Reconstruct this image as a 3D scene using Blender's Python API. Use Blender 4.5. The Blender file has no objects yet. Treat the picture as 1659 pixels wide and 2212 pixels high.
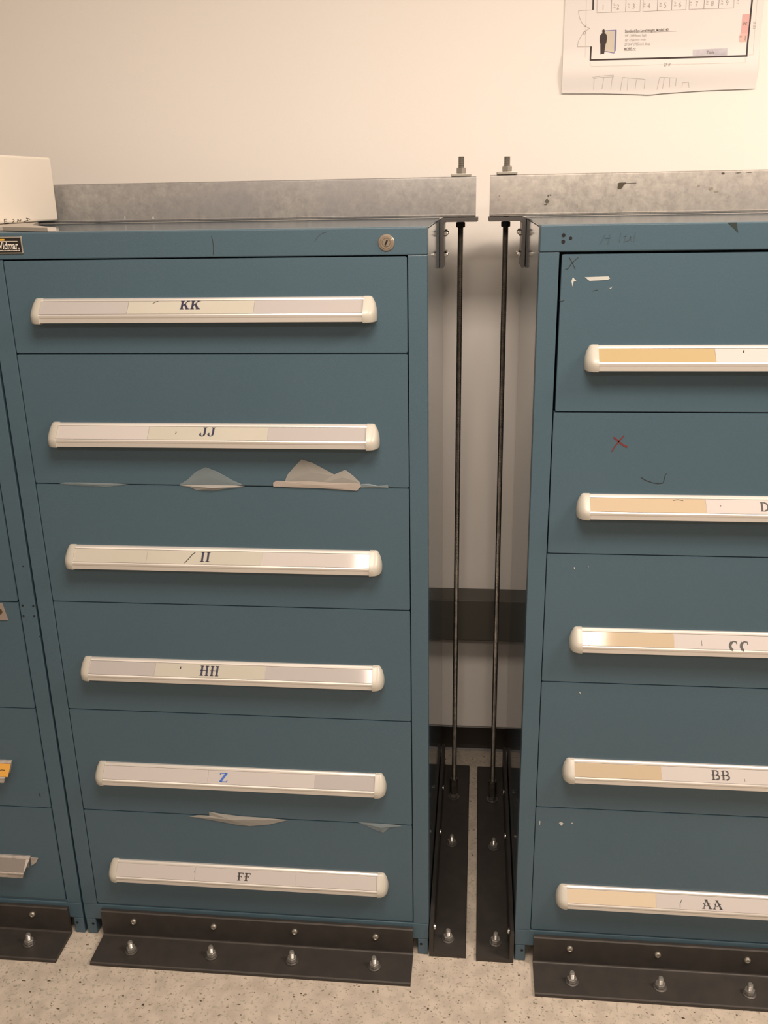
import bpy, bmesh, math, random
from mathutils import Vector, Matrix
random.seed(7)
sc = bpy.context.scene
COL = sc.collection
PI = math.pi

# ---------------------------------------------------------------- camera
F_PX = 1997.8
cam_d = bpy.data.cameras.new('camera'); cam = bpy.data.objects.new('camera', cam_d); COL.objects.link(cam)
r_ = Vector((0.99495, 0.09883, -0.01743)); u_ = Vector((-0.01592, 0.32688, 0.94493)); f_ = Vector((-0.09909, 0.93988, -0.32680))
m = Matrix((( r_.x, u_.x, -f_.x, 0.08654), (r_.y, u_.y, -f_.y, -1.56909), (r_.z, u_.z, -f_.z, 1.55311), (0, 0, 0, 1)))
cam.matrix_world = m
cam_d.sensor_fit = 'VERTICAL'; cam_d.sensor_height = 36.0; cam_d.lens = F_PX * 36.0 / 2212.0
cam_d.clip_start = 0.05
sc.camera = cam

# ---------------------------------------------------------------- light and exposure
sc.view_settings.view_transform = 'Standard'; sc.view_settings.look = 'None'
sc.view_settings.gamma = 1.0; sc.view_settings.use_curve_mapping = False
sc.view_settings.exposure = 0.0
sc.cycles.use_denoising = True
sc.cycles.max_bounces = 10
LAMP_COL = (1.0, 0.835, 0.70)
LAMPS = [(0.12, -1.02, 0.98, 0.62, 54.0), (1.95, -0.70, 0.98, 0.42, 76.0), (-1.45, -3.0, 0.98, 0.42, 30.0), (0.30, -2.9, 0.98, 0.42, 27.0)]   # x, y, size x, size y, watts
CEIL = 2.62
w = bpy.data.worlds.new('world'); sc.world = w; w.use_nodes = True
w.node_tree.nodes['Background'].inputs[0].default_value = (1.0, 0.82, 0.62, 1)
w.node_tree.nodes['Background'].inputs[1].default_value = 0.02

# ---------------------------------------------------------------- materials
def srgb(r, g, b):
    f = lambda c: (c / 12.92 if c <= 0.04045 else ((c + 0.055) / 1.055) ** 2.4)
    return (f(r / 255), f(g / 255), f(b / 255), 1)

def mat(name, col, rough=0.5, metal=0.0, spec=0.5, alpha=1.0, noise=None, bump=None, coat=0.0, trans=0.0):
    """noise=(scale, second colour, low, high); bump=(scale, strength)"""
    M = bpy.data.materials.new(name); M.use_nodes = True
    N = M.node_tree.nodes; Lk = M.node_tree.links; B = N['Principled BSDF']
    c = col if len(col) == 4 else (*col, 1)
    B.inputs['Base Color'].default_value = c; B.inputs['Roughness'].default_value = rough
    B.inputs['Metallic'].default_value = metal; B.inputs['Specular IOR Level'].default_value = spec
    B.inputs['Alpha'].default_value = alpha; B.inputs['Coat Weight'].default_value = coat
    B.inputs['Transmission Weight'].default_value = trans
    tc = None
    if noise or bump: tc = N.new('ShaderNodeTexCoord')
    if noise:
        t = N.new('ShaderNodeTexNoise'); t.inputs['Scale'].default_value = noise[0]; t.inputs['Detail'].default_value = 5
        Lk.new(tc.outputs['Object'], t.inputs['Vector'])
        rp = N.new('ShaderNodeValToRGB'); rp.color_ramp.elements[0].position = noise[2]; rp.color_ramp.elements[1].position = noise[3]
        rp.color_ramp.elements[0].color = c; rp.color_ramp.elements[1].color = noise[1] if len(noise[1]) == 4 else (*noise[1], 1)
        Lk.new(t.outputs['Fac'], rp.inputs['Fac']); Lk.new(rp.outputs['Color'], B.inputs['Base Color'])
    if bump:
        t2 = N.new('ShaderNodeTexNoise'); t2.inputs['Scale'].default_value = bump[0]; t2.inputs['Detail'].default_value = 3
        Lk.new(tc.outputs['Object'], t2.inputs['Vector'])
        bp = N.new('ShaderNodeBump'); bp.inputs['Strength'].default_value = bump[1]; bp.inputs['Distance'].default_value = 0.001
        Lk.new(t2.outputs['Fac'], bp.inputs['Height']); Lk.new(bp.outputs['Normal'], B.inputs['Normal'])
    return M

BLUE = (0.047, 0.089, 0.121)
M_BLUE = mat('blue_enamel', BLUE, 0.34, noise=(2.2, (0.052, 0.096, 0.129), .35, .65), bump=(900, .25))
M_BLUE2 = mat('blue_enamel_side', BLUE, 0.07, spec=1.0)
M_TOP = mat('blue_enamel_top', BLUE, 0.10, spec=0.8)
M_WALL = mat('wall_paint', (0.87, 0.835, 0.79), 0.62, bump=(320, .12), noise=(1.3, (0.88, 0.845, 0.80), .4, .6))
M_CEIL = mat('ceiling_tile', (0.78, 0.76, 0.72), 0.8)
M_BASE = mat('black_vinyl', (0.018, 0.014, 0.011), 0.35)
M_RAIL = mat('olive_rail', (0.075, 0.072, 0.060), 0.45)
M_STEEL = mat('hot_rolled_steel', (0.036, 0.033, 0.030), 0.54, metal=0.35, noise=(30, (0.046, 0.040, 0.036), .4, .7), bump=(220, .12))
M_BRKT = mat('bracket_steel', (0.085, 0.080, 0.078), 0.42, metal=0.35, bump=(220, .1))
M_ZINC = mat('bright_zinc', (0.55, 0.54, 0.52), 0.22, metal=1.0)
M_DULL = mat('dull_zinc', (0.42, 0.40, 0.36), 0.38, metal=0.85)
M_ROD = mat('dark_rod', (0.125, 0.115, 0.10), 0.36, metal=0.9, noise=(60, (0.20, 0.175, 0.145), .4, .7))
M_ALU = mat('satin_aluminium', (0.62, 0.60, 0.57), 0.38, metal=0.55)
M_ALUD = mat('worn_aluminium', (0.50, 0.47, 0.44), 0.45, metal=0.6, noise=(70, (0.36, 0.33, 0.31), .45, .7))
M_CAP = mat('ivory_plastic', (0.40, 0.385, 0.34), 0.35)
M_CARDC = mat('cream_card', (0.385, 0.37, 0.32), 0.07, noise=(8, (0.395, 0.38, 0.33), .4, .6), bump=(14, .05))
M_CARDW = mat('white_card', (0.41, 0.387, 0.375), 0.07, bump=(14, .03))
M_CARDG = mat('pale_grey_card', (0.34, 0.322, 0.318), 0.07, bump=(14, .03))
M_CARDY = mat('yellowed_card', (0.34, 0.265, 0.145), 0.07, bump=(14, .03))
M_CARDT = mat('tan_card', (0.38, 0.31, 0.22), 0.07, bump=(14, .03))
M_CARDP = mat('pale_tan_card', (0.48, 0.405, 0.30), 0.07, bump=(14, .03))
M_WASH = mat('dark_washer', (0.16, 0.15, 0.14), 0.42, metal=0.8)
M_NUT = mat('zinc_nut', (0.38, 0.37, 0.35), 0.34, metal=0.75)
M_ORANGE = mat('orange_card', (0.55, 0.28, 0.05), 0.3)
M_INKN = mat('navy_ink', (0.012, 0.012, 0.040), 0.5)
M_INKK = mat('black_ink', (0.018, 0.016, 0.015), 0.5)
M_INKB = mat('blue_ink', (0.020, 0.095, 0.40), 0.5)
M_INKR = mat('red_ink', (0.125, 0.018, 0.018), 0.5)
M_INKF = mat('faint_ink', (0.050, 0.070, 0.095), 0.5)
M_VOID = mat('black_hole', (0.004, 0.004, 0.004), 0.9)
M_CHIP = mat('white_chip', (0.42, 0.43, 0.41), 0.6)
M_TAPE = mat('dull_tape', (0.40, 0.39, 0.36), 0.5, alpha=0.46, bump=(50, .4))
M_TAPE2 = mat('thin_tape', (0.30, 0.36, 0.38), 0.35, alpha=0.26, bump=(50, .3))
M_TAPE3 = mat('thick_tape', (0.37, 0.33, 0.295), 0.5, alpha=0.82, bump=(80, .5))
M_BRASS = mat('worn_brass', (0.36, 0.31, 0.25), 0.32, metal=0.8)
M_BOX = mat('white_cardboard', (0.80, 0.745, 0.66), 0.55, bump=(90, .05))
M_FOLD = mat('grey_folder', (0.42, 0.38, 0.33), 0.5)
M_PAPER = mat('white_paper', (0.80, 0.775, 0.76), 0.7)
M_PLINE = mat('printer_black', (0.030, 0.018, 0.015), 0.6)
M_PGREY = mat('printer_grey', (0.42, 0.36, 0.34), 0.6)
M_PFAINT = mat('printer_faint', (0.66, 0.60, 0.56), 0.6)
M_PTXT = mat('printer_text', (0.20, 0.16, 0.15), 0.6)
M_PENCIL = mat('pencil_grey', (0.44, 0.41, 0.39), 0.6)
M_PPINK = mat('printed_pink', (0.72, 0.42, 0.40), 0.6)
M_PPINK2 = mat('printed_pale_pink', (0.76, 0.50, 0.45), 0.6)
M_PLAV = mat('printed_lavender_grey', (0.44, 0.43, 0.50), 0.6, noise=(22, (0.60, 0.58, 0.62), .4, .6))
M_PBLUE = mat('printed_blue', (0.18, 0.18, 0.38), 0.6)
M_PPANEL = mat('printed_beige', (0.62, 0.57, 0.47), 0.6)
M_YEL = mat('plate_yellow', (0.62, 0.36, 0.03), 0.4)
M_PLATEK = mat('plate_black', (0.012, 0.010, 0.009), 0.3)
M_PLATEW = mat('plate_silver_text', (0.62, 0.58, 0.53), 0.4)
M_TAN = mat('tan_plate', (0.23, 0.19, 0.165), 0.5, bump=(60, .2))

def make_floor_mat():
    M = bpy.data.materials.new('speckled_vinyl_tile'); M.use_nodes = True
    N = M.node_tree.nodes; L = M.node_tree.links; B = N['Principled BSDF']
    tc = N.new('ShaderNodeTexCoord')
    n1 = N.new('ShaderNodeTexNoise'); n1.inputs['Scale'].default_value = 30; n1.inputs['Detail'].default_value = 6
    L.new(tc.outputs['Object'], n1.inputs['Vector'])
    r1 = N.new('ShaderNodeValToRGB'); r1.color_ramp.elements[0].position = .35; r1.color_ramp.elements[1].position = .65
    r1.color_ramp.elements[0].color = (0.36, 0.315, 0.265, 1); r1.color_ramp.elements[1].color = (0.45, 0.395, 0.335, 1)
    L.new(n1.outputs['Fac'], r1.inputs['Fac'])
    last = r1.outputs['Color']
    # elongated dark flecks, two directions and sizes
    for ang, sx, sy, sc_, thr, colr in ((0.6, 1.0, .34, 75, .712, (0.085, 0.062, 0.045, 1)), (-0.5, 1.0, .36, 105, .672, (0.20, 0.165, 0.125, 1)),
                                        (1.9, 1.0, .45, 58, .738, (0.05, 0.035, 0.026, 1)), (0.1, 1, .6, 150, .62, (0.30, 0.29, 0.23, 1))):
        mp = N.new('ShaderNodeMapping'); mp.inputs['Rotation'].default_value = (0, 0, ang); mp.inputs['Scale'].default_value = (sx, 1 / sy * .5, 1)
        L.new(tc.outputs['Object'], mp.inputs['Vector'])
        nz = N.new('ShaderNodeTexNoise'); nz.inputs['Scale'].default_value = sc_; nz.inputs['Detail'].default_value = 1.5
        L.new(mp.outputs['Vector'], nz.inputs['Vector'])
        mr = N.new('ShaderNodeMapRange'); mr.inputs['From Min'].default_value = thr - .012; mr.inputs['From Max'].default_value = thr + .02
        L.new(nz.outputs['Fac'], mr.inputs['Value'])
        mx = N.new('ShaderNodeMix'); mx.data_type = 'RGBA'
        L.new(mr.outputs['Result'], mx.inputs['Factor']); L.new(last, mx.inputs['A']); mx.inputs['B'].default_value = colr
        last = mx.outputs['Result']
    L.new(last, B.inputs['Base Color'])
    B.inputs['Roughness'].default_value = 0.5; B.inputs['Specular IOR Level'].default_value = 0.35
    return M
M_FLOOR = make_floor_mat()

def make_galv(name, a, b, c):
    M = bpy.data.materials.new(name); M.use_nodes = True
    N = M.node_tree.nodes; L = M.node_tree.links; B = N['Principled BSDF']
    tc = N.new('ShaderNodeTexCoord')
    n1 = N.new('ShaderNodeTexNoise'); n1.inputs['Scale'].default_value = 75; n1.inputs['Detail'].default_value = 6; n1.inputs['Roughness'].default_value = .65
    n2 = N.new('ShaderNodeTexNoise'); n2.inputs['Scale'].default_value = 6; n2.inputs['Detail'].default_value = 3
    L.new(tc.outputs['Object'], n1.inputs['Vector']); L.new(tc.outputs['Object'], n2.inputs['Vector'])
    r1 = N.new('ShaderNodeValToRGB'); r1.color_ramp.elements[0].position = .32; r1.color_ramp.elements[1].position = .7
    r1.color_ramp.elements[0].color = (*a, 1); r1.color_ramp.elements[1].color = (*b, 1); L.new(n1.outputs['Fac'], r1.inputs['Fac'])
    r2 = N.new('ShaderNodeValToRGB'); r2.color_ramp.elements[0].position = .42; r2.color_ramp.elements[1].position = .62
    r2.color_ramp.elements[0].color = (0, 0, 0, 1); r2.color_ramp.elements[1].color = (.55, .55, .55, 1); L.new(n2.outputs['Fac'], r2.inputs['Fac'])
    mx = N.new('ShaderNodeMix'); mx.data_type = 'RGBA'; L.new(r2.outputs['Color'], mx.inputs['Factor'])
    L.new(r1.outputs['Color'], mx.inputs['A']); mx.inputs['B'].default_value = (*c, 1)
    L.new(mx.outputs['Result'], B.inputs['Base Color'])
    B.inputs['Metallic'].default_value = 0.35; B.inputs['Roughness'].default_value = 0.48
    return M
M_GALV = make_galv('galvanised_steel', (0.31, 0.295, 0.275), (0.49, 0.465, 0.425), (0.36, 0.34, 0.33))
M_GALV2 = make_galv('galvanised_steel_dull', (0.27, 0.265, 0.26), (0.40, 0.39, 0.37), (0.28, 0.275, 0.285))

# ---------------------------------------------------------------- mesh helpers
def bm_new(): return bmesh.new()

def add_box(bm, x0, x1, y0, y1, z0, z1, bev=0.0, seg=2):
    r = bmesh.ops.create_cube(bm, size=1.0)
    vs = r['verts']
    for v in vs:
        v.co = Vector((x0 + (v.co.x + .5) * (x1 - x0), y0 + (v.co.y + .5) * (y1 - y0), z0 + (v.co.z + .5) * (z1 - z0)))
    if bev > 0:
        es = list({e for v in vs for e in v.link_edges})
        bmesh.ops.bevel(bm, geom=es, offset=bev, segments=seg, affect='EDGES', profile=0.5)

def add_cyl(bm, c, axis, rad, length, n=24, r2=None, bev=0.0):
    """cylinder starting at c and running along axis"""
    a = Vector(axis).normalized()
    q = a.to_track_quat('Z', 'Y').to_matrix().to_4x4()
    M = Matrix.Translation(Vector(c) + a * length / 2) @ q
    r = bmesh.ops.create_cone(bm, cap_ends=True, segments=n, radius1=rad, radius2=(rad if r2 is None else r2), depth=length, matrix=M)
    if bev > 0:
        es = [e for v in r['verts'] for e in v.link_edges if len(e.link_faces) == 2 and any(len(f.verts) > 4 for f in e.link_faces)]
        bmesh.ops.bevel(bm, geom=list(set(es)), offset=bev, segments=2, affect='EDGES')

def add_lathe(bm, c, prof, n=24, axis='Z'):
    """prof: list of (radius, height)"""
    rings = []
    for (r, h) in prof:
        ring = []
        for k in range(n):
            a = 2 * PI * k / n
            p = Vector((r * math.cos(a), r * math.sin(a), h))
            if axis == 'Y': p = Vector((p.x, -p.z, p.y))
            if axis == 'X': p = Vector((p.z, p.x, p.y))
            if axis == '-X': p = Vector((-p.z, -p.x, p.y))
            ring.append(bm.verts.new(p + Vector(c)))
        rings.append(ring)
    for a, b in zip(rings, rings[1:]):
        for k in range(n):
            bm.faces.new((a[k], a[(k + 1) % n], b[(k + 1) % n], b[k]))
    bm.faces.new(rings[0][::-1]); bm.faces.new(rings[-1])

def add_prism(bm, pts, ax, a0, a1):
    """extrude a 2D polygon. ax 'X': pts (y,z); 'Y': pts (x,z); 'Z': pts (x,y)"""
    def P(p, a):
        if ax == 'X': return (a, p[0], p[1])
        if ax == 'Y': return (p[0], a, p[1])
        return (p[0], p[1], a)
    A = [bm.verts.new(P(p, a0)) for p in pts]; B = [bm.verts.new(P(p, a1)) for p in pts]
    n = len(pts)
    for i in range(n): bm.faces.new((A[i], A[(i + 1) % n], B[(i + 1) % n], B[i]))
    bm.faces.new(A[::-1]); bm.faces.new(B)

def ribbon(pts, wd, frame, t=0.0003, taper=None):
    """polyline in a local 2D frame -> thin solid stroke. frame(u,v,h)->Vector"""
    bm = bm_new(); ribbon_to(bm, pts, wd, frame, t, taper); return bm

def ribbon_to(bm, pts, wd, frame, t=0.0003, taper=None):
    n = len(pts)
    rows = []
    for i, p in enumerate(pts):
        a = pts[max(i - 1, 0)]; b = pts[min(i + 1, n - 1)]
        d = Vector((b[0] - a[0], b[1] - a[1])); d = d.normalized() if d.length > 1e-9 else Vector((1, 0))
        nn = Vector((-d.y, d.x)); ww = wd * (taper[i] if taper else 1) / 2
        l = (p[0] + nn.x * ww, p[1] + nn.y * ww); r = (p[0] - nn.x * ww, p[1] - nn.y * ww)
        rows.append([bm.verts.new(frame(*l, t)), bm.verts.new(frame(*r, t)), bm.verts.new(frame(*r, 0)), bm.verts.new(frame(*l, 0))])
    for a, b in zip(rows, rows[1:]):
        for k in range(4): bm.faces.new((a[k], a[(k + 1) % 4], b[(k + 1) % 4], b[k]))
    bm.faces.new(rows[0][::-1]); bm.faces.new(rows[-1])

def poly_to(bm, pts, frame, t=0.0003):
    A = [bm.verts.new(frame(p[0], p[1], 0)) for p in pts]; B = [bm.verts.new(frame(p[0], p[1], t)) for p in pts]
    n = len(pts)
    for i in range(n): bm.faces.new((A[i], A[(i + 1) % n], B[(i + 1) % n], B[i]))
    bm.faces.new(A[::-1]); bm.faces.new(B)

def obj(name, bm, material, parent=None, smooth=False, loc=None, label=None):
    bmesh.ops.recalc_face_normals(bm, faces=bm.faces)
    me = bpy.data.meshes.new(name); bm.to_mesh(me); bm.free()
    if smooth:
        for p in me.polygons: p.use_smooth = True
        me.set_sharp_from_angle(angle=math.radians(35))
    me.materials.append(material)
    o = bpy.data.objects.new(name, me); COL.objects.link(o)
    if loc: o.location = loc
    if parent: o.parent = parent
    if label: o['label'] = label
    return o

def thing(name, label, cat, loc=(0, 0, 0), group=None):
    o = bpy.data.objects.new(name, None); o.empty_display_size = 0.05; COL.objects.link(o)
    o.location = loc; o['label'] = label; o['category'] = cat
    if group: o['group'] = group
    return o

def tag(o, label, cat, group=None):
    o['label'] = label; o['category'] = cat
    if group: o['group'] = group
    return o

def struct(name, bm, material):
    o = obj(name, bm, material); o['kind'] = 'structure'; return o

def text_mesh(bm, s, size, frame, t=0.0003, sx=1.0, bold=0.0, align='LEFT', shear=0.0):
    """built-in font outlines turned into a thin solid, mapped through frame(u,v,h)"""
    cu = bpy.data.curves.new('lettering', 'FONT'); cu.body = s; cu.size = size; cu.offset = bold; cu.align_x = align
    cu.resolution_u = 3; cu.shear = shear
    to = bpy.data.objects.new('lettering', cu); COL.objects.link(to)
    dg = bpy.context.evaluated_depsgraph_get(); dg.update()
    me = bpy.data.meshes.new_from_object(to.evaluated_get(dg))
    bpy.data.objects.remove(to); bpy.data.curves.remove(cu)
    vs = [bm.verts.new(frame(v.co.x * sx, v.co.y, t)) for v in me.vertices]
    for p in me.polygons:
        try: bm.faces.new([vs[i] for i in p.vertices])
        except ValueError: pass
    bpy.data.meshes.remove(me)

# ---------------------------------------------------------------- the room
YW = 0.789
X0, X1, YF = -4.2, 5.0, -5.6
bm = bm_new(); add_box(bm, X0 - .1, X1 + .1, YF - .1, YW + .1, -0.1, 0.0); struct('floor', bm, M_FLOOR)
bm = bm_new(); add_box(bm, X0 - .1, X1 + .1, YF - .1, YW + .1, CEIL, CEIL + .1); struct('ceiling', bm, M_CEIL)
bm = bm_new(); add_box(bm, X0, X1, YW, YW + .1, 0, CEIL); struct('wall_back', bm, M_WALL)
bm = bm_new(); add_box(bm, X0, X1, YF - .1, YF, 0, CEIL); struct('wall_front', bm, M_WALL)
bm = bm_new(); add_box(bm, X0 - .1, X0, YF - .1, YW + .1, 0, CEIL); struct('wall_left', bm, M_WALL)
bm = bm_new(); add_box(bm, X1, X1 + .1, YF - .1, YW + .1, 0, CEIL); struct('wall_right', bm, M_WALL)
bm = bm_new(); add_prism(bm, [(YW, 0), (YW - .011, 0), (YW - .007, .006), (YW - .004, .016), (YW - .004, .074), (YW - .002, .077), (YW, .077)], 'X', X0, X1)
struct('baseboard_back', bm, M_BASE)
bm = bm_new(); add_box(bm, X0, X1, .709, YW, .393, .5145, .003); struct('trim_1', bm, M_RAIL)

# ceiling lamps; the right and rear panels are unseen, added as fill light
for i, (lx, ly, sx, sy, W_) in enumerate(LAMPS):
    lab = ('ceiling light panel above the gap between the cabinets', 'added ceiling light panel, unseen, brightening the wall from the right',
           'ceiling light panel to the left of the cabinets', 'added ceiling light panel, unseen, filling the shadow in the gap from behind')[i]
    t = thing('ceiling_light', lab, 'ceiling light', (lx, ly, CEIL), 'ceiling light panels')
    bm = bm_new()
    for (a, b, c, d) in ((-sx / 2 - .03, sx / 2 + .03, -sy / 2 - .03, -sy / 2), (-sx / 2 - .03, sx / 2 + .03, sy / 2, sy / 2 + .03),
                         (-sx / 2 - .03, -sx / 2, -sy / 2, sy / 2), (sx / 2, sx / 2 + .03, -sy / 2, sy / 2)):
        add_box(bm, a, b, c, d, -.012, 0)
    obj('frame', bm, M_CEIL, t)
    ld = bpy.data.lights.new('lamp', 'AREA'); ld.shape = 'RECTANGLE'; ld.size = sx; ld.size_y = sy; ld.energy = W_; ld.color = LAMP_COL
    lo = bpy.data.objects.new('lamp', ld); COL.objects.link(lo); lo.parent = t; lo.location = (0, 0, -.014)

# ---------------------------------------------------------------- letters (slab-serif capitals drawn as strokes in a unit box)
def letter_strokes(ch):
    """list of (points, width) with x 0..w, y 0..1"""
    T, t, s = .20, .075, .07
    if ch == 'I': return .46, [([(.23, 0), (.23, 1)], T), ([(.02, .03), (.44, .03)], s), ([(.02, .97), (.44, .97)], s)]
    if ch == 'J': return .74, [([(.56, 1), (.56, .28), (.50, .14)], T), ([(.54, .18), (.44, .06), (.30, .03), (.17, .10)], .10), ([(.18, .10), (.10, .22), (.10, .30)], .17),
                               ([(.10, .30), (.2, .36)], .10), ([(.36, .97), (.74, .97)], s)]
    if ch == 'K': return .92, [([(.20, 0), (.20, 1)], T), ([(.02, .03), (.40, .03)], s), ([(.02, .97), (.40, .97)], s), ([(.26, .42), (.72, .95)], t), ([(.60, .97), (.92, .97)], s),
                               ([(.42, .64), (.76, .03)], T), ([(.56, .03), (.98, .03)], s)]
    if ch == 'H': return .96, [([(.22, 0), (.22, 1)], T), ([(.74, 0), (.74, 1)], T), ([(.04, .03), (.40, .03)], s), ([(.04, .97), (.40, .97)], s), ([(.56, .03), (.92, .03)], s),
                               ([(.56, .97), (.92, .97)], s), ([(.02, .52), (.80, .52)], t)]
    if ch == 'F': return .80, [([(.24, 0), (.24, 1)], T), ([(.04, .03), (.46, .03)], s), ([(.04, .96), (.74, .96)], .09), ([(.72, 1), (.74, .78)], .09), ([(.02, .52), (.58, .52)], t),
                               ([(.56, .64), (.56, .40)], .08)]
    if ch == 'Z': return .80, [([(.64, .94), (.14, .06)], .22), ([(.06, .95), (.74, .95)], .09), ([(.07, .98), (.06, .76)], .09), ([(.06, .05), (.76, .05)], .09), ([(.74, .02), (.78, .26)], .09)]
    if ch == 'A': return 1.0, [([(.44, .98), (.16, .03)], t), ([(.46, .98), (.84, .03)], .17), ([(.0, .03), (.30, .03)], s), ([(.66, .03), (1.0, .03)], s), ([(.30, .97), (.62, .97)], s),
                               ([(.22, .44), (.45, .30), (.70, .44)], t), ([(.12, .60), (.30, .50)], .09), ([(.64, .54), (.84, .56)], .10)]
    if ch == 'B': return .86, [([(.22, 0), (.22, 1)], .17), ([(.04, .92), (.30, .98), (.52, .96)], s), ([(.04, .04), (.50, .04)], s), ([(.0, .52), (.52, .52)], t),
                               ([(.50, .96), (.68, .86), (.70, .72), (.62, .58), (.50, .53)], .13), ([(.50, .52), (.72, .44), (.80, .28), (.72, .12), (.50, .04)], .15)]
    if ch == 'C': return .86, [([(.66, .95), (.44, .98), (.24, .84)], .13), ([(.28, .90), (.14, .66), (.12, .46), (.20, .22), (.36, .07)], .24), ([(.34, .06), (.54, .02), (.76, .16)], .09),
                               ([(.70, .98), (.72, .72)], .08)]
    if ch == 'D': return .92, [([(.22, 0), (.22, 1)], T), ([(.04, .97), (.48, .97)], s), ([(.04, .03), (.48, .03)], s), ([(.46, .96), (.70, .86), (.82, .64), (.82, .40), (.72, .16), (.46, .04)], .16)]
    return .3, []

# ---------------------------------------------------------------- drawer pulls
# cross-section (y outward is negative, z below the top edge)
LAB_A = (-.0070, -.0038); LAB_B = (-.0262, -.0236)
def pull_profile():
    return [(0, .0012), (-.0035, .0012), (-.0062, -.0006), (-.0074, -.0030), (-.0066, -.0042), (-.0254, -.0232), (-.0268, -.0232), (-.0282, -.0252), (-.0280, -.0282),
            (-.0272, -.0300), (-.0270, -.0372), (-.0252, -.0378), (-.0236, -.0360), (-.0236, -.0290), (-.0100, -.0170), (-.0030, -.0300), (0, -.0300)]

def label_frame(xc, zt, lift=.0005):
    """u along x from xc, v 0..1 from bottom to top of the sloped window, h outward"""
    a = Vector((0, LAB_A[0], LAB_A[1])); b = Vector((0, LAB_B[0], LAB_B[1]))
    d = (a - b); L = d.length; dn = d / L; nrm = Vector((0, -dn.z, dn.y))
    def fr(u, v, h):
        return Vector((xc + u, 0, zt)) + b + dn * v + nrm * (h + lift)
    return fr, L

def make_pull(parent, x0, x1, zt, cards, text=None, tx=None, tv=(0.15, 0.8), tsc=.7, ink=None, marks=(), cap_l=True, cap_r=True, rail_mat=None, cut_r=0.0):
    """parts of the drawer: extrusion, end caps, label cards and lettering"""
    cw = .0205
    rx0, rx1 = (x0 + cw if cap_l else x0), (x1 - cw if cap_r else x1)
    bm = bm_new(); pr = [(p[0], zt + p[1]) for p in pull_profile()]
    add_prism(bm, pr, 'X', rx0, rx1)
    if cut_r:
        for v in bm.verts:
            if v.co.x > rx1 - 1e-5: v.co.x -= cut_r * min(1, max(0, (zt - v.co.z) / .038))
    obj('drawer_pull', bm, rail_mat or M_ALU, parent)
    for on, xs, sg in ((cap_l, rx0, -1), (cap_r, rx1, 1)):
        if not on: continue
        bm = bm_new()
        front = [(.0022, .0030), (.0021, .0046), (.0014, .0066), (0, .0082), (-.0090, .0166), (-.0180, .0250), (-.0226, .0288), (-.0262, .0302), (-.0300, .0302), (-.0350, .0296), (-.0385, .0284), (-.0398, .0250), (-.0400, .0200)]
        wid = [.30, .44, .56, .64, .86, .96, .985, 1, 1, .99, .96, .88, .74]
        rows = []
        for (z, yf), wf in zip(front, wid):
            row = [bm.verts.new((xs - sg * .0012, 0, zt + z)), bm.verts.new((xs - sg * .0012, -yf, zt + z))]
            for k in range(9):
                a = k / 8 * PI / 2
                row.append(bm.verts.new((xs + sg * cw * wf * math.sin(a) ** .9, -yf * math.cos(a) ** .75 if k < 8 else 0, zt + z)))
            rows.append(row)
        n = len(rows[0])
        for a, b in zip(rows, rows[1:]):
            for i in range(n): bm.faces.new((a[i], a[(i + 1) % n], b[(i + 1) % n], b[i]))
        bm.faces.new(rows[0]); bm.faces.new(rows[-1][::-1])
        obj('end_cap', bm, M_CAP, parent, smooth=True)
    fr, L = label_frame(0, zt)
    # window cards
    for (a, b, mt) in cards:
        bm = bm_new(); poly_to(bm, [(a, L * .02), (b, L * .02), (b, L * .98), (a, L * .98)], fr, .0004); obj('label_card', bm, mt, parent)
    fr2, L = label_frame(0, zt, .0010)
    if text:
        h = (tv[1] - tv[0]) * L; bm = bm_new(); x = tx
        for ch in text:
            wl, st = letter_strokes(ch)
            for pts, wd in st:
                P = [(x + p[0] * h * tsc, L * tv[0] + p[1] * h) for p in pts]
                P = [(p[0], min(max(p[1], L * .02), L * .985)) for p in P]
                if abs(P[0][1] - P[-1][1]) < 1e-7 and abs(pts[0][1] - pts[-1][1]) > .02: continue
                ribbon_to(bm, P, wd * h * (tsc if abs(pts[0][1] - pts[-1][1]) > .3 else 1), fr2, .0003)
            x += (wl + .10) * h * tsc
        obj('lettering', bm, ink or M_INKN, parent)
    if marks:
        bm = bm_new()
        for pts, wd in marks: ribbon_to(bm, [(p[0], p[1] * L) for p in pts], wd, fr2, .0003)
        obj('pen_mark', bm, M_INKK, parent)

# ---------------------------------------------------------------- cabinets
H, WD, DP, FM = 1.499, .762, .705, .0319

def front_frame(x, z, h): return Vector((x, -.0002 - h, z))

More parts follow.
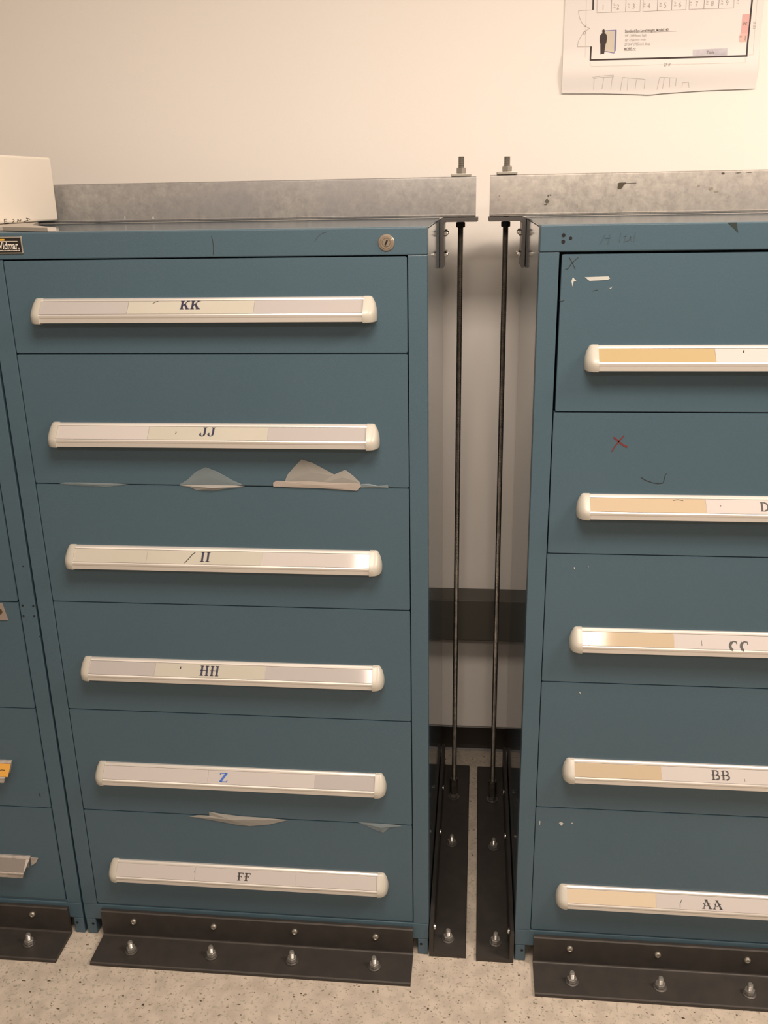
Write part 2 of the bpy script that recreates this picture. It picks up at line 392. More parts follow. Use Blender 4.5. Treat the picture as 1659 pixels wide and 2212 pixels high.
def cabinet(x0, label, zl, gaps=None, gl=.0016, gr=.0016):
    t = thing('drawer_cabinet', label, 'cabinet', (x0 + WD / 2, DP / 2, 0), 'blue drawer cabinets along the wall')
    ox, oy = -(x0 + WD / 2), -DP / 2
    def part(name, bm, mt, smooth=False, label=None):
        bmesh.ops.translate(bm, verts=bm.verts, vec=(ox, oy, 0)); return obj(name, bm, mt, t, smooth, label=label)
    x1 = x0 + WD
    zt, zb = zl[0], zl[-1]
    bm = bm_new(); add_box(bm, x0, x1, 0, .04, zt + .0010, H, .0022, 3); part('top_header', bm, M_BLUE)
    bm = bm_new(); add_box(bm, x0 + .001, x1 - .001, .041, DP, H - .004, H - .0006, .001); part('top_panel', bm, M_TOP)
    for a, b in ((x0, x0 + FM), (x1 - FM, x1)):
        bm = bm_new(); add_box(bm, a, b, 0, .035, .0828, zt + .0004, .0009); part('front_post', bm, M_BLUE)
    bm = bm_new(); add_box(bm, x0, x1, 0, .035, .0425, .0822, .0014); part('base_rail', bm, M_BLUE)
    bm = bm_new(); add_box(bm, x0 + FM + .002, x1 - FM - .002, .003, .035, .0823, zb - .0012, .0006); part('sill', bm, M_BLUE)
    for a, b in ((x0 + .0004, x0 + .0022), (x1 - .0022, x1 - .0004)):
        bm = bm_new(); add_box(bm, a, b, .0355, DP, .0425, H - .0045); part('side_panel', bm, M_BLUE2)
    bm = bm_new(); add_box(bm, x0 + .003, x1 - .003, DP - .002, DP, .05, H - .005); part('back_panel', bm, M_BLUE)
    bm = bm_new(); add_box(bm, x0 + .003, x1 - .003, .036, DP - .003, .0430, .046); part('bottom_panel', bm, M_BLUE)
    for a, b in ((x0 + .0008, x0 + .0235), (x1 - .0235, x1 - .0008)):
        for (c, d) in ((.0005, .03), (DP - .03, DP - .001)):
            bm = bm_new(); add_box(bm, a, b, c, d, 0.0, .0420, .0022); f = part('foot', bm, M_BLUE)
        bm = bm_new(); add_cyl(bm, ((a + b) / 2 + (.004 if b < x0 + .1 else -.004), .0006, .028), (0, -1, 0), .0030, .0006, 16)
        part('foot_hole', bm, M_VOID)
    drawers = []
    for i in range(len(zl) - 1):
        a, b = zl[i + 1], zl[i]
        g = .0014 if gaps is None else gaps[i]
        bm = bm_new()
        xa, xb, za, zc = x0 + FM + gl * (g / .0014 if gaps else 1), x1 - FM - gr, a + .0007, b - g * .65
        # front panel with small rounded corners
        rr, pts = .003, []
        for cx, cz, a0 in ((xb - rr, zc - rr, 0), (xa + rr, zc - rr, 90), (xa + rr, za + rr, 180), (xb - rr, za + rr, 270)):
            for k in range(4):
                an = math.radians(a0 + 30 * k); pts.append((cx + rr * math.cos(an), cz + rr * math.sin(an)))
        add_prism(bm, pts, 'Y', 0.0, .020)
        fe = [e for e in bm.edges if all(abs(v.co.y) < 1e-6 for v in e.verts)]
        bmesh.ops.bevel(bm, geom=fe, offset=.0008, segments=2, affect='EDGES')
        # tray behind the front
        add_box(bm, xa + .012, xb - .012, .0205, DP - .06, za + .004, zc - .012)
        drawers.append(part('drawer', bm, M_BLUE))
    return t, drawers, (ox, oy)

class Sub:
    """adds sub-parts to a drawer in world coordinates"""
    def __init__(s, par): s.par = par

def place_children(objs, off):
    for o in objs:
        for v in o.data.vertices: v.co.x += off[0]; v.co.y += off[1]

def on(parent, off, fn, *a, **k):
    before = set(COL.objects)
    r = fn(parent, *a, **k)
    new = [o for o in COL.objects if o not in before]
    place_children(new, off)
    return r

def strokes(parent, name, material, lst, label=None):
    bm = bm_new()
    for pts, wd in lst: ribbon_to(bm, pts, wd, front_frame, .0003)
    return obj(name, bm, material, parent, label=label)

def chips(parent, name, material, polys, label=None, h=.0003):
    bm = bm_new()
    for p in polys: poly_to(bm, p, front_frame, h)
    return obj(name, bm, material, parent, label=label)

def discs(parent, name, material, lst):
    for (x, z, r) in lst:
        bm = bm_new(); add_cyl(bm, (x, -.0001, z), (0, -1, 0), r, .0004, 20); obj(name, bm, material, parent)

# --- middle cabinet
ZM = [1.4537, 1.2934, 1.0529, .8132, .5745, .3318, .0867]
cm, dm, off = cabinet(-WD, 'blue steel drawer cabinet in the middle, drawers lettered KK down to FF, round lock', ZM)
XL, XR = -.6870, -.0840
TW = .0205
def cards3(a, b, left, mid, right): return [(XL + TW, a - .0005, left), (a, b, mid), (b + .0005, XR - TW, right)]
on(dm[0], off, make_pull, XL, XR, 1.3877, cards3(-.5095, -.2905, M_CARDG, M_CARDC, M_CARDG), 'KK', -.4185, (.36, .975), 1.05, M_INKN, [([(-.467, .80), (-.462, .92), (-.458, .95)], .0009)])
on(dm[1], off, make_pull, XL, XR, 1.1685, cards3(-.4960, -.2800, M_CARDW, M_CARDC, M_CARDG), 'JJ', -.4035, (.28, .93), 1.0, M_INKN, [([(-.4465, .42), (-.4450, .56), (-.4462, .62)], .0012)])
on(dm[2], off, make_pull, XL, XR, .9312, cards3(-.5234, -.3053, M_CARDC, M_CARDC, M_CARDW), 'II', -.4215, (.20, .91), .95, M_INKN, [([(-.4495, .08), (-.442, .44), (-.4375, .70), (-.4320, .88)], .0014)])
on(dm[3], off, make_pull, XL, XR, .6940, cards3(-.5320, -.3138, M_CARDG, M_CARDC, M_CARDG), 'HH', -.4425, (.16, .87), .98, M_INKN, [([(-.4815, .58), (-.4812, .76)], .0022)])
on(dm[4], off, make_pull, XL, XR, .4520, cards3(-.4454, -.2283, M_CARDW, M_CARDW, M_CARDG), 'Z', -.4222, (.16, .84), 1.15, M_INKB)
on(dm[5], off, make_pull, XL, XR, .2080, cards3(-.4936, -.2780, M_CARDW, M_CARDW, M_CARDW), 'FF', -.4025, (.20, .76), 1.10, M_INKK, [([(-.4955, .60), (-.4955, .66)], .002)])
# lock
bm = bm_new(); add_lathe(bm, (-.0669, 0, 1.4750), [(.0135, 0), (.0135, .0012), (.0125, .0022), (.0105, .0024), (.0098, .0034), (.0070, .0034), (.0066, .0026), (.0062, .0026), (.0060, .0042), (.0001, .0042)], 32, 'Y')
lk = obj('lock', bm, M_BRASS, cm, True); place_children([lk], off)
bm = bm_new(); ribbon_to(bm, [(-.0685, 1.4712), (-.0650, 1.4792)], .0026, lambda x, z, h: Vector((x, -.0043 - h, z))); kh = obj('keyhole', bm, M_VOID, lk); place_children([kh], off)
# nameplate
bm = bm_new(); add_box(bm, -.7500, -.6890, -.0022, -.0001, 1.4645, 1.4930, .0014, 3)
npl = obj('nameplate', bm, M_DULL, cm); place_children([npl], off)
bm = bm_new(); add_box(bm, -.7475, -.6912, -.0027, -.0021, 1.4668, 1.4907, .0002); o = obj('plate_face', bm, M_PLATEK, npl); place_children([o], off)
PF = lambda x0, z0: (lambda u, v, h: Vector((x0 + u, -.0028 - h, z0 + v)))
bm = bm_new(); text_mesh(bm, 'Vidmar.', .0172, PF(-.7310, 1.4727), .0002, .68, .0003); poly_to(bm, [(-.7310, 1.4858), (-.6965, 1.4854), (-.6965, 1.4847), (-.7310, 1.4851)], lambda x, z, h: Vector((x, -.0028 - h, z)), .0002)
o = obj('lettering', bm, M_PLATEW, npl); place_children([o], off)
bm = bm_new()   # a line of print too small to read
for k in range(22):
    xx = -.7405 + k * .0021
    poly_to(bm, [(xx, 1.4690), (xx + .0015, 1.4690), (xx + .0015, 1.4704 + .0006 * (k % 3 == 0)), (xx, 1.4704 + .0006 * (k % 2))], lambda x, z, h: Vector((x, -.0028 - h, z)), .0002)
o = obj('small_print', bm, M_PLATEW, npl); place_children([o], off)
bm = bm_new(); poly_to(bm, [(-.7440, 1.4864), (-.7200, 1.4864), (-.7186, 1.4878), (-.7200, 1.4892), (-.7440, 1.4892)], lambda x, z, h: Vector((x, -.0028 - h, z)), .0002)
o = obj('yellow_stripe', bm, M_YEL, npl); place_children([o], off)
# header scratches
on(cm, off, strokes, 'pen_mark', M_INKK, [([(-.3590, 1.4890), (-.3574, 1.4800), (-.3572, 1.4690), (-.3585, 1.4590)], .0009)])
on(cm, off, strokes, 'pen_mark', M_INKF, [([(-.1850, 1.4790), (-.1800, 1.4860), (-.1730, 1.4910), (-.1640, 1.4935)], .0008)])
# torn tape
def tape(parent, polys, material, name='torn_tape', lift=.001, bulge=.0):
    for p in polys:
        bm = bm_new()
        cx = sum(q[0] for q in p) / len(p); cz = sum(q[1] for q in p) / len(p)
        c = bm.verts.new((cx, -lift - bulge, cz)); vs = [bm.verts.new((x, -lift, z)) for x, z in p]
        n = len(p)
        for i in range(n): bm.faces.new((c, vs[i], vs[(i + 1) % n]))
        ext = bmesh.ops.extrude_face_region(bm, geom=list(bm.faces)); 
        for v in [g for g in ext['geom'] if isinstance(g, bmesh.types.BMVert)]: v.co.y -= .00025
        obj(name, bm, material, parent)
on(dm[1], off, tape, [[(-.6830, 1.0530), (-.6400, 1.0500), (-.5950, 1.0485), (-.5500, 1.0533), (-.5700, 1.0548), (-.6200, 1.0560), (-.6700, 1.0560)]], M_TAPE2, bulge=.002)
on(dm[1], off, tape, [[(-.4540, 1.0533), (-.4350, 1.0500), (-.4224, 1.0447), (-.3920, 1.0440), (-.3600, 1.0490), (-.3300, 1.0522), (-.3500, 1.0545), (-.4000, 1.0545)]], M_TAPE, bulge=.005)
on(dm[1], off, tape, [[(-.4540, 1.0545), (-.3320, 1.0545), (-.3550, 1.0650), (-.3800, 1.0800), (-.4017, 1.0885), (-.4200, 1.0800), (-.4380, 1.0640)]], M_TAPE2, bulge=.001)
on(dm[1], off, tape, [[(-.2790, 1.0540), (-.2400, 1.0525), (-.2000, 1.0520), (-.1600, 1.0500), (-.1270, 1.0480), (-.1190, 1.0560), (-.1210, 1.0620), (-.1600, 1.0615), (-.1900, 1.0635), (-.2200, 1.0650), (-.2500, 1.0635), (-.2720, 1.0650), (-.2790, 1.0610)]], M_TAPE3, lift=.0022, bulge=.001)
on(dm[1], off, tape, [[(-.2580, 1.0620), (-.2520, 1.0760), (-.2400, 1.0900), (-.2250, 1.1050), (-.2060, 1.0990), (-.1900, 1.0905), (-.1672, 1.0775), (-.1560, 1.0740), (-.1800, 1.0620)]], M_TAPE, lift=.0012, bulge=.0015)
on(dm[1], off, tape, [[(-.1900, 1.0620), (-.1672, 1.0775), (-.1468, 1.0868), (-.1330, 1.0760), (-.1193, 1.0620)]], M_TAPE, lift=.0017, bulge=.001)
on(dm[1], off, tape, [[(-.1200, 1.0530), (-.0700, 1.0535), (-.0710, 1.0590), (-.0880, 1.0570), (-.1050, 1.0610), (-.1210, 1.0600)]], M_TAPE2, lift=.001, bulge=.002)
on(dm[4], off, tape, [[(-.4990, .3280), (-.4700, .3245), (-.4350, .3195), (-.4000, .3135), (-.3715, .3115), (-.3300, .3180), (-.2900, .3315), (-.3400, .3340), (-.3900, .3350), (-.4300, .3385), (-.4560, .3425), (-.4560, .3325), (-.4800, .3325)]], M_TAPE, bulge=.004, lift=.0015)
on(dm[4], off, tape, [[(-.1450, .3345), (-.0700, .3330), (-.0540, .3300), (-.0800, .3250), (-.0925, .3115), (-.1100, .3180), (-.1250, .3260)]], M_TAPE2, bulge=.003)

# --- left cabinet
ZLc = [1.4537, 1.0529, .8097, .5714, .3302, .0890]
cl, dl, off2 = cabinet(-WD * 2 - .0045, 'blue steel drawer cabinet cut off by the left edge, broken pulls, white box on top', ZLc, gaps=[.0028, .0028, .0026, .0012, .0012], gl=.0016, gr=.0022)
XB = -.765
on(dl[0], off2, make_pull, -1.4450, -.8460, 1.24, [(-1.425, -.865, M_CARDW)])
on(dl[1], off2, make_pull, -1.4450, -.8620, .93, [(-1.425, -.885, M_CARDW)], cap_r=False, rail_mat=M_ALUD)
on(dl[2], off2, make_pull, -1.4450, -.9300, .7000, [(-1.425, -.935, M_CARDW)], cap_r=False, rail_mat=M_ALUD)
on(dl[3], off2, make_pull, -1.4450, -.8680, .4455, [(-1.425, -.8690, M_ORANGE)], marks=[([(-.9000, .30), (-.8860, .52), (-.8780, .50)], .0014)], cap_r=False, rail_mat=M_ALUD, cut_r=.012)
on(dl[4], off2, make_pull, -1.4450, -.8640, .2035, [(-1.425, -.8730, mat('channel_recess_shade', (0.20, .18, .165), .5, metal=.3))], cap_r=False, rail_mat=M_ALUD, cut_r=.012)  # dark card colour stands in for the shaded recess of the empty channel
# broken tab left behind where the end cap was
def stub(parent):
    bm = bm_new(); add_prism(bm, [(-.8645, .2010), (-.8480, .1990), (-.8540, .1880), (-.8660, .1790)], 'Y', -.0030, -.0002); obj('broken_cap', bm, M_ALUD, parent)
on(dl[4], off2, stub)
# tan plate with a screw hole, screwed on the drawer under the seam
def tanplate(parent):
    bm = bm_new(); add_prism(bm, [(-.9000, .8055), (-.8330, .8060), (-.8265, .7705), (-.9000, .7695)], 'Y', -.0022, -.0001)
    p = obj('strike_plate', bm, M_TAN, parent, label='tan metal plate with a screw hole')
on(dl[2], off2, tanplate)
def thole(parent):
    bm = bm_new(); add_lathe(bm, (-.8405, -.0022, .7890), [(.0058, 0), (.0058, .0008), (.0042, .0010), (.0030, .0004), (.0001, .0004)], 20, 'Y'); obj('screw', bm, mat('rusty_screw', (0.10, .065, .035), .5, metal=.5), parent, True)
on(dl[2], off2, thole)
on(cl, off2, discs, 'bolt_hole', M_VOID, [(-.7785, .8855, .0014), (-.7921, .8021, .0022), (-.7704, .8018, .0020), (-.7937, .7792, .0022), (-.7718, .7798, .0020), (-.7670, .7360, .0010)])
on(dl[3], off2, strokes, 'pen_mark', M_INKK, [([(-.8200, .3670), (-.8225, .3630), (-.8195, .3580)], .0014)])

# --- right cabinet
GX = .1819
ZR = [1.4558, 1.1934, .9337, .6733, .3914, .0864]
cr, dr, off3 = cabinet(GX, 'blue steel drawer cabinet on the right with yellowed drawer labels and three round holes', ZR, gaps=[.0044, .0020, .0014, .0014, .0012], gl=.0014, gr=.0016)
XL2, XR2 = GX + .0800, GX + WD - .0800
def cardsR(a, left): return [(XL2 + TW, a - .0005, left), (a, XR2 - TW, M_CARDW)]
on(dr[0], off3, make_pull, XL2, XR2, 1.3058, cardsR(.4705, M_CARDY), None, marks=[([(.5150, .68), (.5158, .84)], .0022)])
on(dr[1], off3, make_pull, XL2, XR2, 1.0465, cardsR(.4800, M_CARDT), 'DD', .5690, (.20, .82), .95, M_INKK, [([(.4250, .86), (.4330, .93), (.4420, .86)], .0009), ([(.5040, .5), (.5040, .56)], .001)])
on(dr[2], off3, make_pull, XL2, XR2, .7880, cardsR(.4480, M_CARDT), 'CC', .5430, (-.12, .60), 1.0, M_INKK, [([(.4960, .22), (.4958, .60)], .0007)])
on(dr[3], off3, make_pull, XL2, XR2, .5065, cardsR(.4477, M_CARDT), 'BB', .5395, (.20, .86), 1.05, M_INKK, [([(.6010, .18), (.6005, .36)], .0006)])
on(dr[4], off3, make_pull, XL2, XR2, .2055, cardsR(.4604, M_CARDP), 'AA', .5500, (.14, .76), 1.12, M_INKK, [([(.5070, .12), (.5075, .40), (.5110, .66)], .0010)])
on(cr, off3, discs, 'bolt_hole', M_VOID, [(.2192, 1.4828, .0030), (.2306, 1.4780, .0026), (.2191, 1.4728, .0030)])
on(cr, off3, strokes, 'pen_writing', M_INKF, [([(.2770, 1.4680), (.2820, 1.4770), (.2850, 1.4840)], .0007), ([(.2850, 1.4770), (.2930, 1.4775)], .0007), ([(.2900, 1.4680), (.2925, 1.4830)], .0007),
    ([(.3080, 1.4710), (.3095, 1.4850)], .0008), ([(.3140, 1.4790), (.3180, 1.4810), (.3150, 1.4710), (.3230, 1.4740), (.3250, 1.4800), (.3260, 1.4720)], .0007), ([(.3300, 1.4710), (.3320, 1.4860)], .0008)])
on(cr, off3, chips, 'dark_smudge', mat('smudge', (0.012, 0.022, 0.020), .6), [[(.4730, 1.4985), (.4870, 1.4985), (.4880, 1.4920), (.4905, 1.4830), (.4830, 1.4900)]])
on(dr[0], off3, strokes, 'pen_mark', M_INKK, [([(.2300, 1.4480), (.2355, 1.4390), (.2400, 1.4300)], .0009), ([(.2440, 1.4480), (.2350, 1.4400), (.2290, 1.4310), (.2240, 1.4290)], .0009), ([(.2170, 1.3800), (.2205, 1.3780), (.2250, 1.3805)], .0009),
    ([(.2700, 1.3950), (.2780, 1.3965)], .0006)])
on(dr[0], off3, chips, 'paint_chip', M_CHIP, [[(.2560, 1.4170), (.2940, 1.4180), (.2965, 1.4145), (.2930, 1.4125), (.2640, 1.4110), (.2600, 1.4140)], [(.2370, 1.4170), (.2390, 1.4150), (.2430, 1.4110), (.2385, 1.4100), (.2370, 1.4020), (.2350, 1.4110)],
    [(.2960, 1.3990), (.2990, 1.4000), (.3010, 1.4020), (.2990, 1.3980)]])
on(dr[1], off3, strokes, 'red_mark', M_INKR, [([(.3190, 1.1500), (.3270, 1.1430), (.3340, 1.1370), (.3430, 1.1325)], .0030), ([(.3360, 1.1530), (.3290, 1.1440), (.3230, 1.1350), (.3170, 1.1245)], .0018)], label='small red marker cross')
on(dr[1], off3, strokes, 'pen_mark', M_INKK, [([(.3700, 1.0785), (.3780, 1.0735), (.3903, 1.0690), (.4000, 1.0678), (.4080, 1.0690), (.4092, 1.0760), (.4105, 1.0840), (.4125, 1.0862)], .0010)])
on(dr[2], off3, chips, 'paint_chip', M_CHIP, [[(.2635, .9080), (.2648, .9085), (.2655, .9040), (.2640, .9045)], [(.2870, .9120), (.2890, .9080), (.2900, .9110), (.2885, .9090)]])
on(dr[3], off3, chips, 'paint_chip', M_CHIP, [[(.2840, .6540), (.2880, .6530), (.2895, .6480), (.2870, .6515)]])
on(dr[4], off3, chips, 'paint_chip', M_CHIP, [[(.2228, .3580), (.2243, .3580), (.2240, .3490), (.2228, .3490)], [(.2610, .3560), (.2660, .3580), (.2700, .3550), (.2660, .3490)], [(.2850, .3570), (.2880, .3580), (.2890, .3545), (.2870, .3550)]])

# ---------------------------------------------------------------- floor angles and their bolts
def make_anchor(name='anchor_bolt'):
    """stud with nut and washer standing on z = 0"""
    par = None
    bm = bm_new(); pr = [(.0055, 0)]
    z = .0
    while z < .0222:
        pr += [(.0055, z + .0003), (.0047, z + .0010)]; z += .0014
    pr += [(.0053, .0240), (.0040, .0262), (.0001, .0264)]
    add_lathe(bm, (0, 0, 0), pr, 18); st = obj(name, bm, M_NUT, par, True)
    bm = bm_new(); add_lathe(bm, (0, 0, .0001), [(.0052, 0), (.0135, 0), (.0135, .0016), (.0125, .0020), (.0052, .0020)], 28); obj('washer', bm, M_WASH, st, True)
    bm = bm_new(); add_cyl(bm, (0, 0, .0022), (0, 0, 1), .0103, .0095, 6, bev=.0012); obj('nut', bm, M_NUT, st)
    return st

def copy_tree(o, parent):
    c = o.copy(); COL.objects.link(c); c.parent = parent
    for ch in list(o.children): 
        d = ch.copy(); COL.objects.link(d); d.parent = c
    return c

def screw_head(axis):
    bm = bm_new(); add_lathe(bm, (0, 0, 0), [(.0066, 0), (.0066, .0022), (.0056, .0042), (.0036, .0050), (.0030, .0044), (.0001, .0044)], 20, axis)
    return bm

def angle_L(length, a, b, th, r=.004):
    """profile: horizontal leg a (along -1st axis), vertical leg b, outer corner at 0,0"""
    pts = [(0, 0), (-a, 0), (-a, th * .75), (-a + th * .25, th)]
    for k in range(5):
        an = math.radians(90 * k / 4); pts.append((-th - r + r * math.sin(an), th + r - r * math.cos(an)))
    pts += [(-th, b - th * .25), (-th * .75, b), (0, b)]
    return pts

proto = [None]
def bolt_on(parent, x, y, z):
    if proto[0] is None:
        b = make_anchor(); b.parent = parent; proto[0] = b
    else: b = copy_tree(proto[0], parent)
    b.location = (x, y, z); b.rotation_euler = (random.uniform(-.04, .04), random.uniform(-.04, .04), random.uniform(0, 1)); return b

def front_angle(x0, x1, bx, label, yf=-.0880):
    xc = (x0 + x1) / 2
    t = thing('floor_anchor_angle', label, 'steel angle', (xc, yf / 2, 0), 'dark steel angles bolted along the cabinet fronts')
    bm = bm_new(); pr = angle_L(0, -yf - .0006, .0725, .0085)
    add_prism(bm, [(p[0] - .0006 - yf / 2, p[1] + .0006) for p in pr], 'X', x0 - xc, x1 - xc); obj('angle_iron', bm, M_STEEL, t)
    for x, yb, sx_, sz in bx:
        bolt_on(t, x - xc, yb - yf / 2, .0093)
        bm = screw_head('Y'); s = obj('screw', bm, M_DULL, t, True); s.location = (sx_ - xc, -.0092 - yf / 2, sz)
    return t
front_angle(-.7200, -.0328, [(-.6409, -.051, -.6467, .0506), (-.4637, -.0505, -.4670, .0503), (-.2879, -.0505, -.2883, .0505), (-.1114, -.051, -.1129, .0497)],
            'dark steel angle with four bolts bolted to the floor before the middle cabinet')
front_angle(-1.4840, -.7965, [(-1.4050, -.050, -1.4110, .052), (-1.2280, -.050, -1.2320, .052), (-1.0510, -.050, -1.0560, .053), (-.8734, -.0487, -.8784, .0535)],
            'dark steel angle bolted to the floor at the bottom left corner, before the left cabinet')
front_angle(.2212, .9060, [(.2986, -.057, .2962, .0499), (.4757, -.0555, .4759, .0488), (.6513, -.0575, .6559, .0488), (.8270, -.057, .8330, .0488)],
            'dark steel angle bolted to the floor before the right cabinet', yf=-.0915)

# side angles in the gap
def side_angle(xc_, sg, y0, y1, bolts, screws, label, width):
    """xc_ is the cabinet side it stands against, sg +1 = leg runs to +x"""
    ym = (y0 + y1) / 2
    t = thing('floor_anchor_angle', label, 'steel angle', (xc_ + sg * width / 2, ym, 0), 'dark steel angles on the floor between the cabinets')
    ox = xc_ + sg * width / 2
    bm = bm_new(); pr = angle_L(0, width, .0750, .0085)
    pts = [((-p[0]) * sg + xc_ + sg * .0012 - ox, p[1] + .0006) for p in pr]
    A = [bm.verts.new((p[0], y0 - ym, p[1])) for p in pts]; B = [bm.verts.new((p[0], y1 - ym, p[1])) for p in pts]
    n = len(pts)
    for i in range(n): bm.faces.new((A[i], A[(i + 1) % n], B[(i + 1) % n], B[i]))
    bm.faces.new(A); bm.faces.new(B[::-1])
    obj('angle_iron', bm, M_STEEL, t)
    for (x, y) in bolts: bolt_on(t, x - ox, y - ym, .0093)
    for (y, z) in screws:
        bm = screw_head('X' if sg > 0 else '-X'); s = obj('screw', bm, M_ZINC, t, True); s.location = (xc_ + sg * .0098 - ox, y - ym, z)
    return t
side_angle(.0004, 1, -.004, .690, [(.0406, .0382), (.0393, .3518)], [(.0285, .050), (.3432, .050), (.5229, .050)],
           'dark steel floor angle against the right side of the middle cabinet', .0780)
side_angle(GX - .0004, -1, -.0086, .688, [(.1430, .0372), (.1428, .3460)], [(.0291, .050), (.3395, .050), (.5165, .050)],
           'dark steel floor angle against the left side of the right cabinet', .0785)

# ---------------------------------------------------------------- top brackets
BY0, BY1 = .492, .592
def top_bracket(xs, sg, reach, label):
    t = thing('angle_bracket', label, 'bracket', (xs, (BY0 + BY1) / 2, 1.395), 'steel angle brackets at the top of the gap')
    th, r, b = .0080, .006, .1035
    zt = 1.4985
    pts = [(0.0006, zt - b)]
    for k in range(4):
        an = math.radians(90 * k / 3); pts.append((.0006 + .006 - .006 * math.cos(an), zt - .006 + .006 * math.sin(an)))
    pts += [(reach, zt), (reach, zt - th * .7), (reach - .002, zt - th)]
    for k in range(5):
        an = math.radians(90 * k / 4); pts.append((th + .0006 + r - r * math.sin(an), zt - th - r + r * math.cos(an)))
    pts += [(th + .0006, zt - b + .002), (th - .0014, zt - b)]
    bm = bm_new()
    P = [(sg * p[0], p[1] - 1.395) for p in pts]
    add_prism(bm, P, 'Y', BY0 - (BY0 + BY1) / 2, BY1 - (BY0 + BY1) / 2)
    pl = obj('angle_plate', bm, M_BRKT, t)
    cb = bm_new(); add_cyl(cb, (.041 if sg > 0 else -.0418, 0, .05), (0, 0, 1), .0082, .08, 20); cut = obj('cut', cb, M_STEEL, t)
    md = pl.modifiers.new('hole', 'BOOLEAN'); md.object = cut; md.operation = 'DIFFERENCE'
    dg = bpy.context.evaluated_depsgraph_get(); dg.update(); me = bpy.data.meshes.new_from_object(pl.evaluated_get(dg))
    pl.modifiers.clear(); pl.data = me; bpy.data.objects.remove(cut)
    for (y, z, mt) in ((-.030, .0715, M_DULL), (-.030, .0280, M_ZINC), (.026, .0715, M_DULL), (.026, .0280, M_DULL)):
        bm = bm_new(); add_cyl(bm, (0, 0, 0), (sg, 0, 0), .0064, .0052, 6, bev=.0006); add_cyl(bm, (sg * .0050, 0, 0), (sg, 0, 0), .0034, .0030, 14)
        s = obj('bolt', bm, mt, t); s.location = (sg * .0088, y, z)
top_bracket(0.0, 1, .0810, 'dark steel angle bracket bolted high on the middle cabinet side')
top_bracket(GX, -1, .0795, 'dark steel angle bracket bolted high on the right cabinet side')

# ---------------------------------------------------------------- galvanised beams
BF, BB_, BZ0, BZ1 = .520, .561, 1.4995, 1.5815
def beam(x0, x1, label, mt, z0=BZ0, z1=BZ1):
    t = thing('steel_beam', label, 'steel beam', ((x0 + x1) / 2, (BF + BB_) / 2, z0), 'galvanised beams across the cabinet tops')
    xc, yc = (x0 + x1) / 2, (BF + BB_) / 2
    # hollow rectangular section with rounded corners
    bm = bm_new(); r = .0035; pts = []
    hy, hz = (BB_ - BF) / 2, (z1 - z0)
    def rr(w_, z_a, z_b, rad):
        q = []
        for cy, cz, a0 in ((w_ - rad, z_b - rad, 0), (-w_ + rad, z_b - rad, 90), (-w_ + rad, z_a + rad, 180), (w_ - rad, z_a + rad, 270)):
            for k in range(5):
                an = math.radians(a0 + 22.5 * k); q.append((cy + rad * math.cos(an), cz + rad * math.sin(an)))
        return q
    O = rr(hy, 0, hz, r); I = rr(hy - .0028, .0028, hz - .0028, .0015)
    V = {}
    for nm, ring in (('O', O), ('I', I)):
        for e, x in ((0, x0 - xc), (1, x1 - xc)): V[nm, e] = [bm.verts.new((x, p[0], p[1])) for p in ring]
    n = len(O)
    for i in range(n):
        j = (i + 1) % n
        bm.faces.new((V['O', 0][i], V['O', 0][j], V['O', 1][j], V['O', 1][i])); bm.faces.new((V['I', 0][i], V['I', 1][i], V['I', 1][j], V['I', 0][j]))
        bm.faces.new((V['O', 0][i], V['I', 0][i], V['I', 0][j], V['O', 0][j])); bm.faces.new((V['O', 1][i], V['O', 1][j], V['I', 1][j], V['I', 1][i]))
    obj('channel', bm, mt, t, True)
    # seam lip along the bottom of the front face
    bm = bm_new(); add_box(bm, x0 - xc + .001, x1 - xc - .001, -hy - .0012, -hy + .0002, .0040, .0060, .0003); obj('seam_lip', bm, mt, t)
    return t, (xc, yc, z0)
b1, o1 = beam(-1.52, .0755, 'galvanised steel beam on the left and middle cabinets behind the white box', M_GALV2)
b2, o2 = beam(.1050, .9400, 'galvanised steel beam on the right cabinet with dark stains', M_GALV, 1.4995, 1.5835)
M_STAIN = mat('rust_stain', (0.060, 0.048, 0.030), .7)
M_STAIN2 = mat('faint_stain', (0.24, 0.22, 0.17), .7)
def bframe(o): return lambda x, z, h: Vector((x - o[0], BF - .0002 - h - o[1], z - o[2]))
def stain(parent, o, polys, mt, name):
    bm = bm_new()
    for p in polys: poly_to(bm, p, bframe(o), .0002)
    obj(name, bm, mt, parent)
def blob(cx, cz, rx, rz, n=14, j=.35):
    return [(cx + rx * math.cos(2 * PI * k / n) * random.uniform(1 - j, 1 + j), cz + rz * math.sin(2 * PI * k / n) * random.uniform(1 - j, 1 + j)) for k in range(n)]
stain(b2, o2, [[(.3700, 1.5520), (.3710, 1.5600), (.3700, 1.5620), (.3740, 1.5635), (.3870, 1.5635), (.3880, 1.5610), (.3830, 1.5590), (.3800, 1.5530), (.3760, 1.5500), (.3720, 1.5510)]], M_STAIN, 'rust_spot')
stain(b2, o2, [[(.3880, 1.5622), (.4080, 1.5626), (.4080, 1.5616), (.3880, 1.5612)], blob(.5819, 1.5775, .0028, .0018), blob(.6130, 1.5778, .0060, .0007), blob(.6350, 1.5780, .0060, .0006)], M_STAIN, 'rust_spot')
stain(b2, o2, [blob(.2275, 1.5400, .0020, .0024), blob(.2320, 1.5410, .0018, .0016), blob(.2255, 1.5290, .0038, .0044, j=.4), blob(.2230, 1.5220, .0034, .0012)], mat('pen_scrawl', (0.085, .08, .055), .7), 'scrawl')
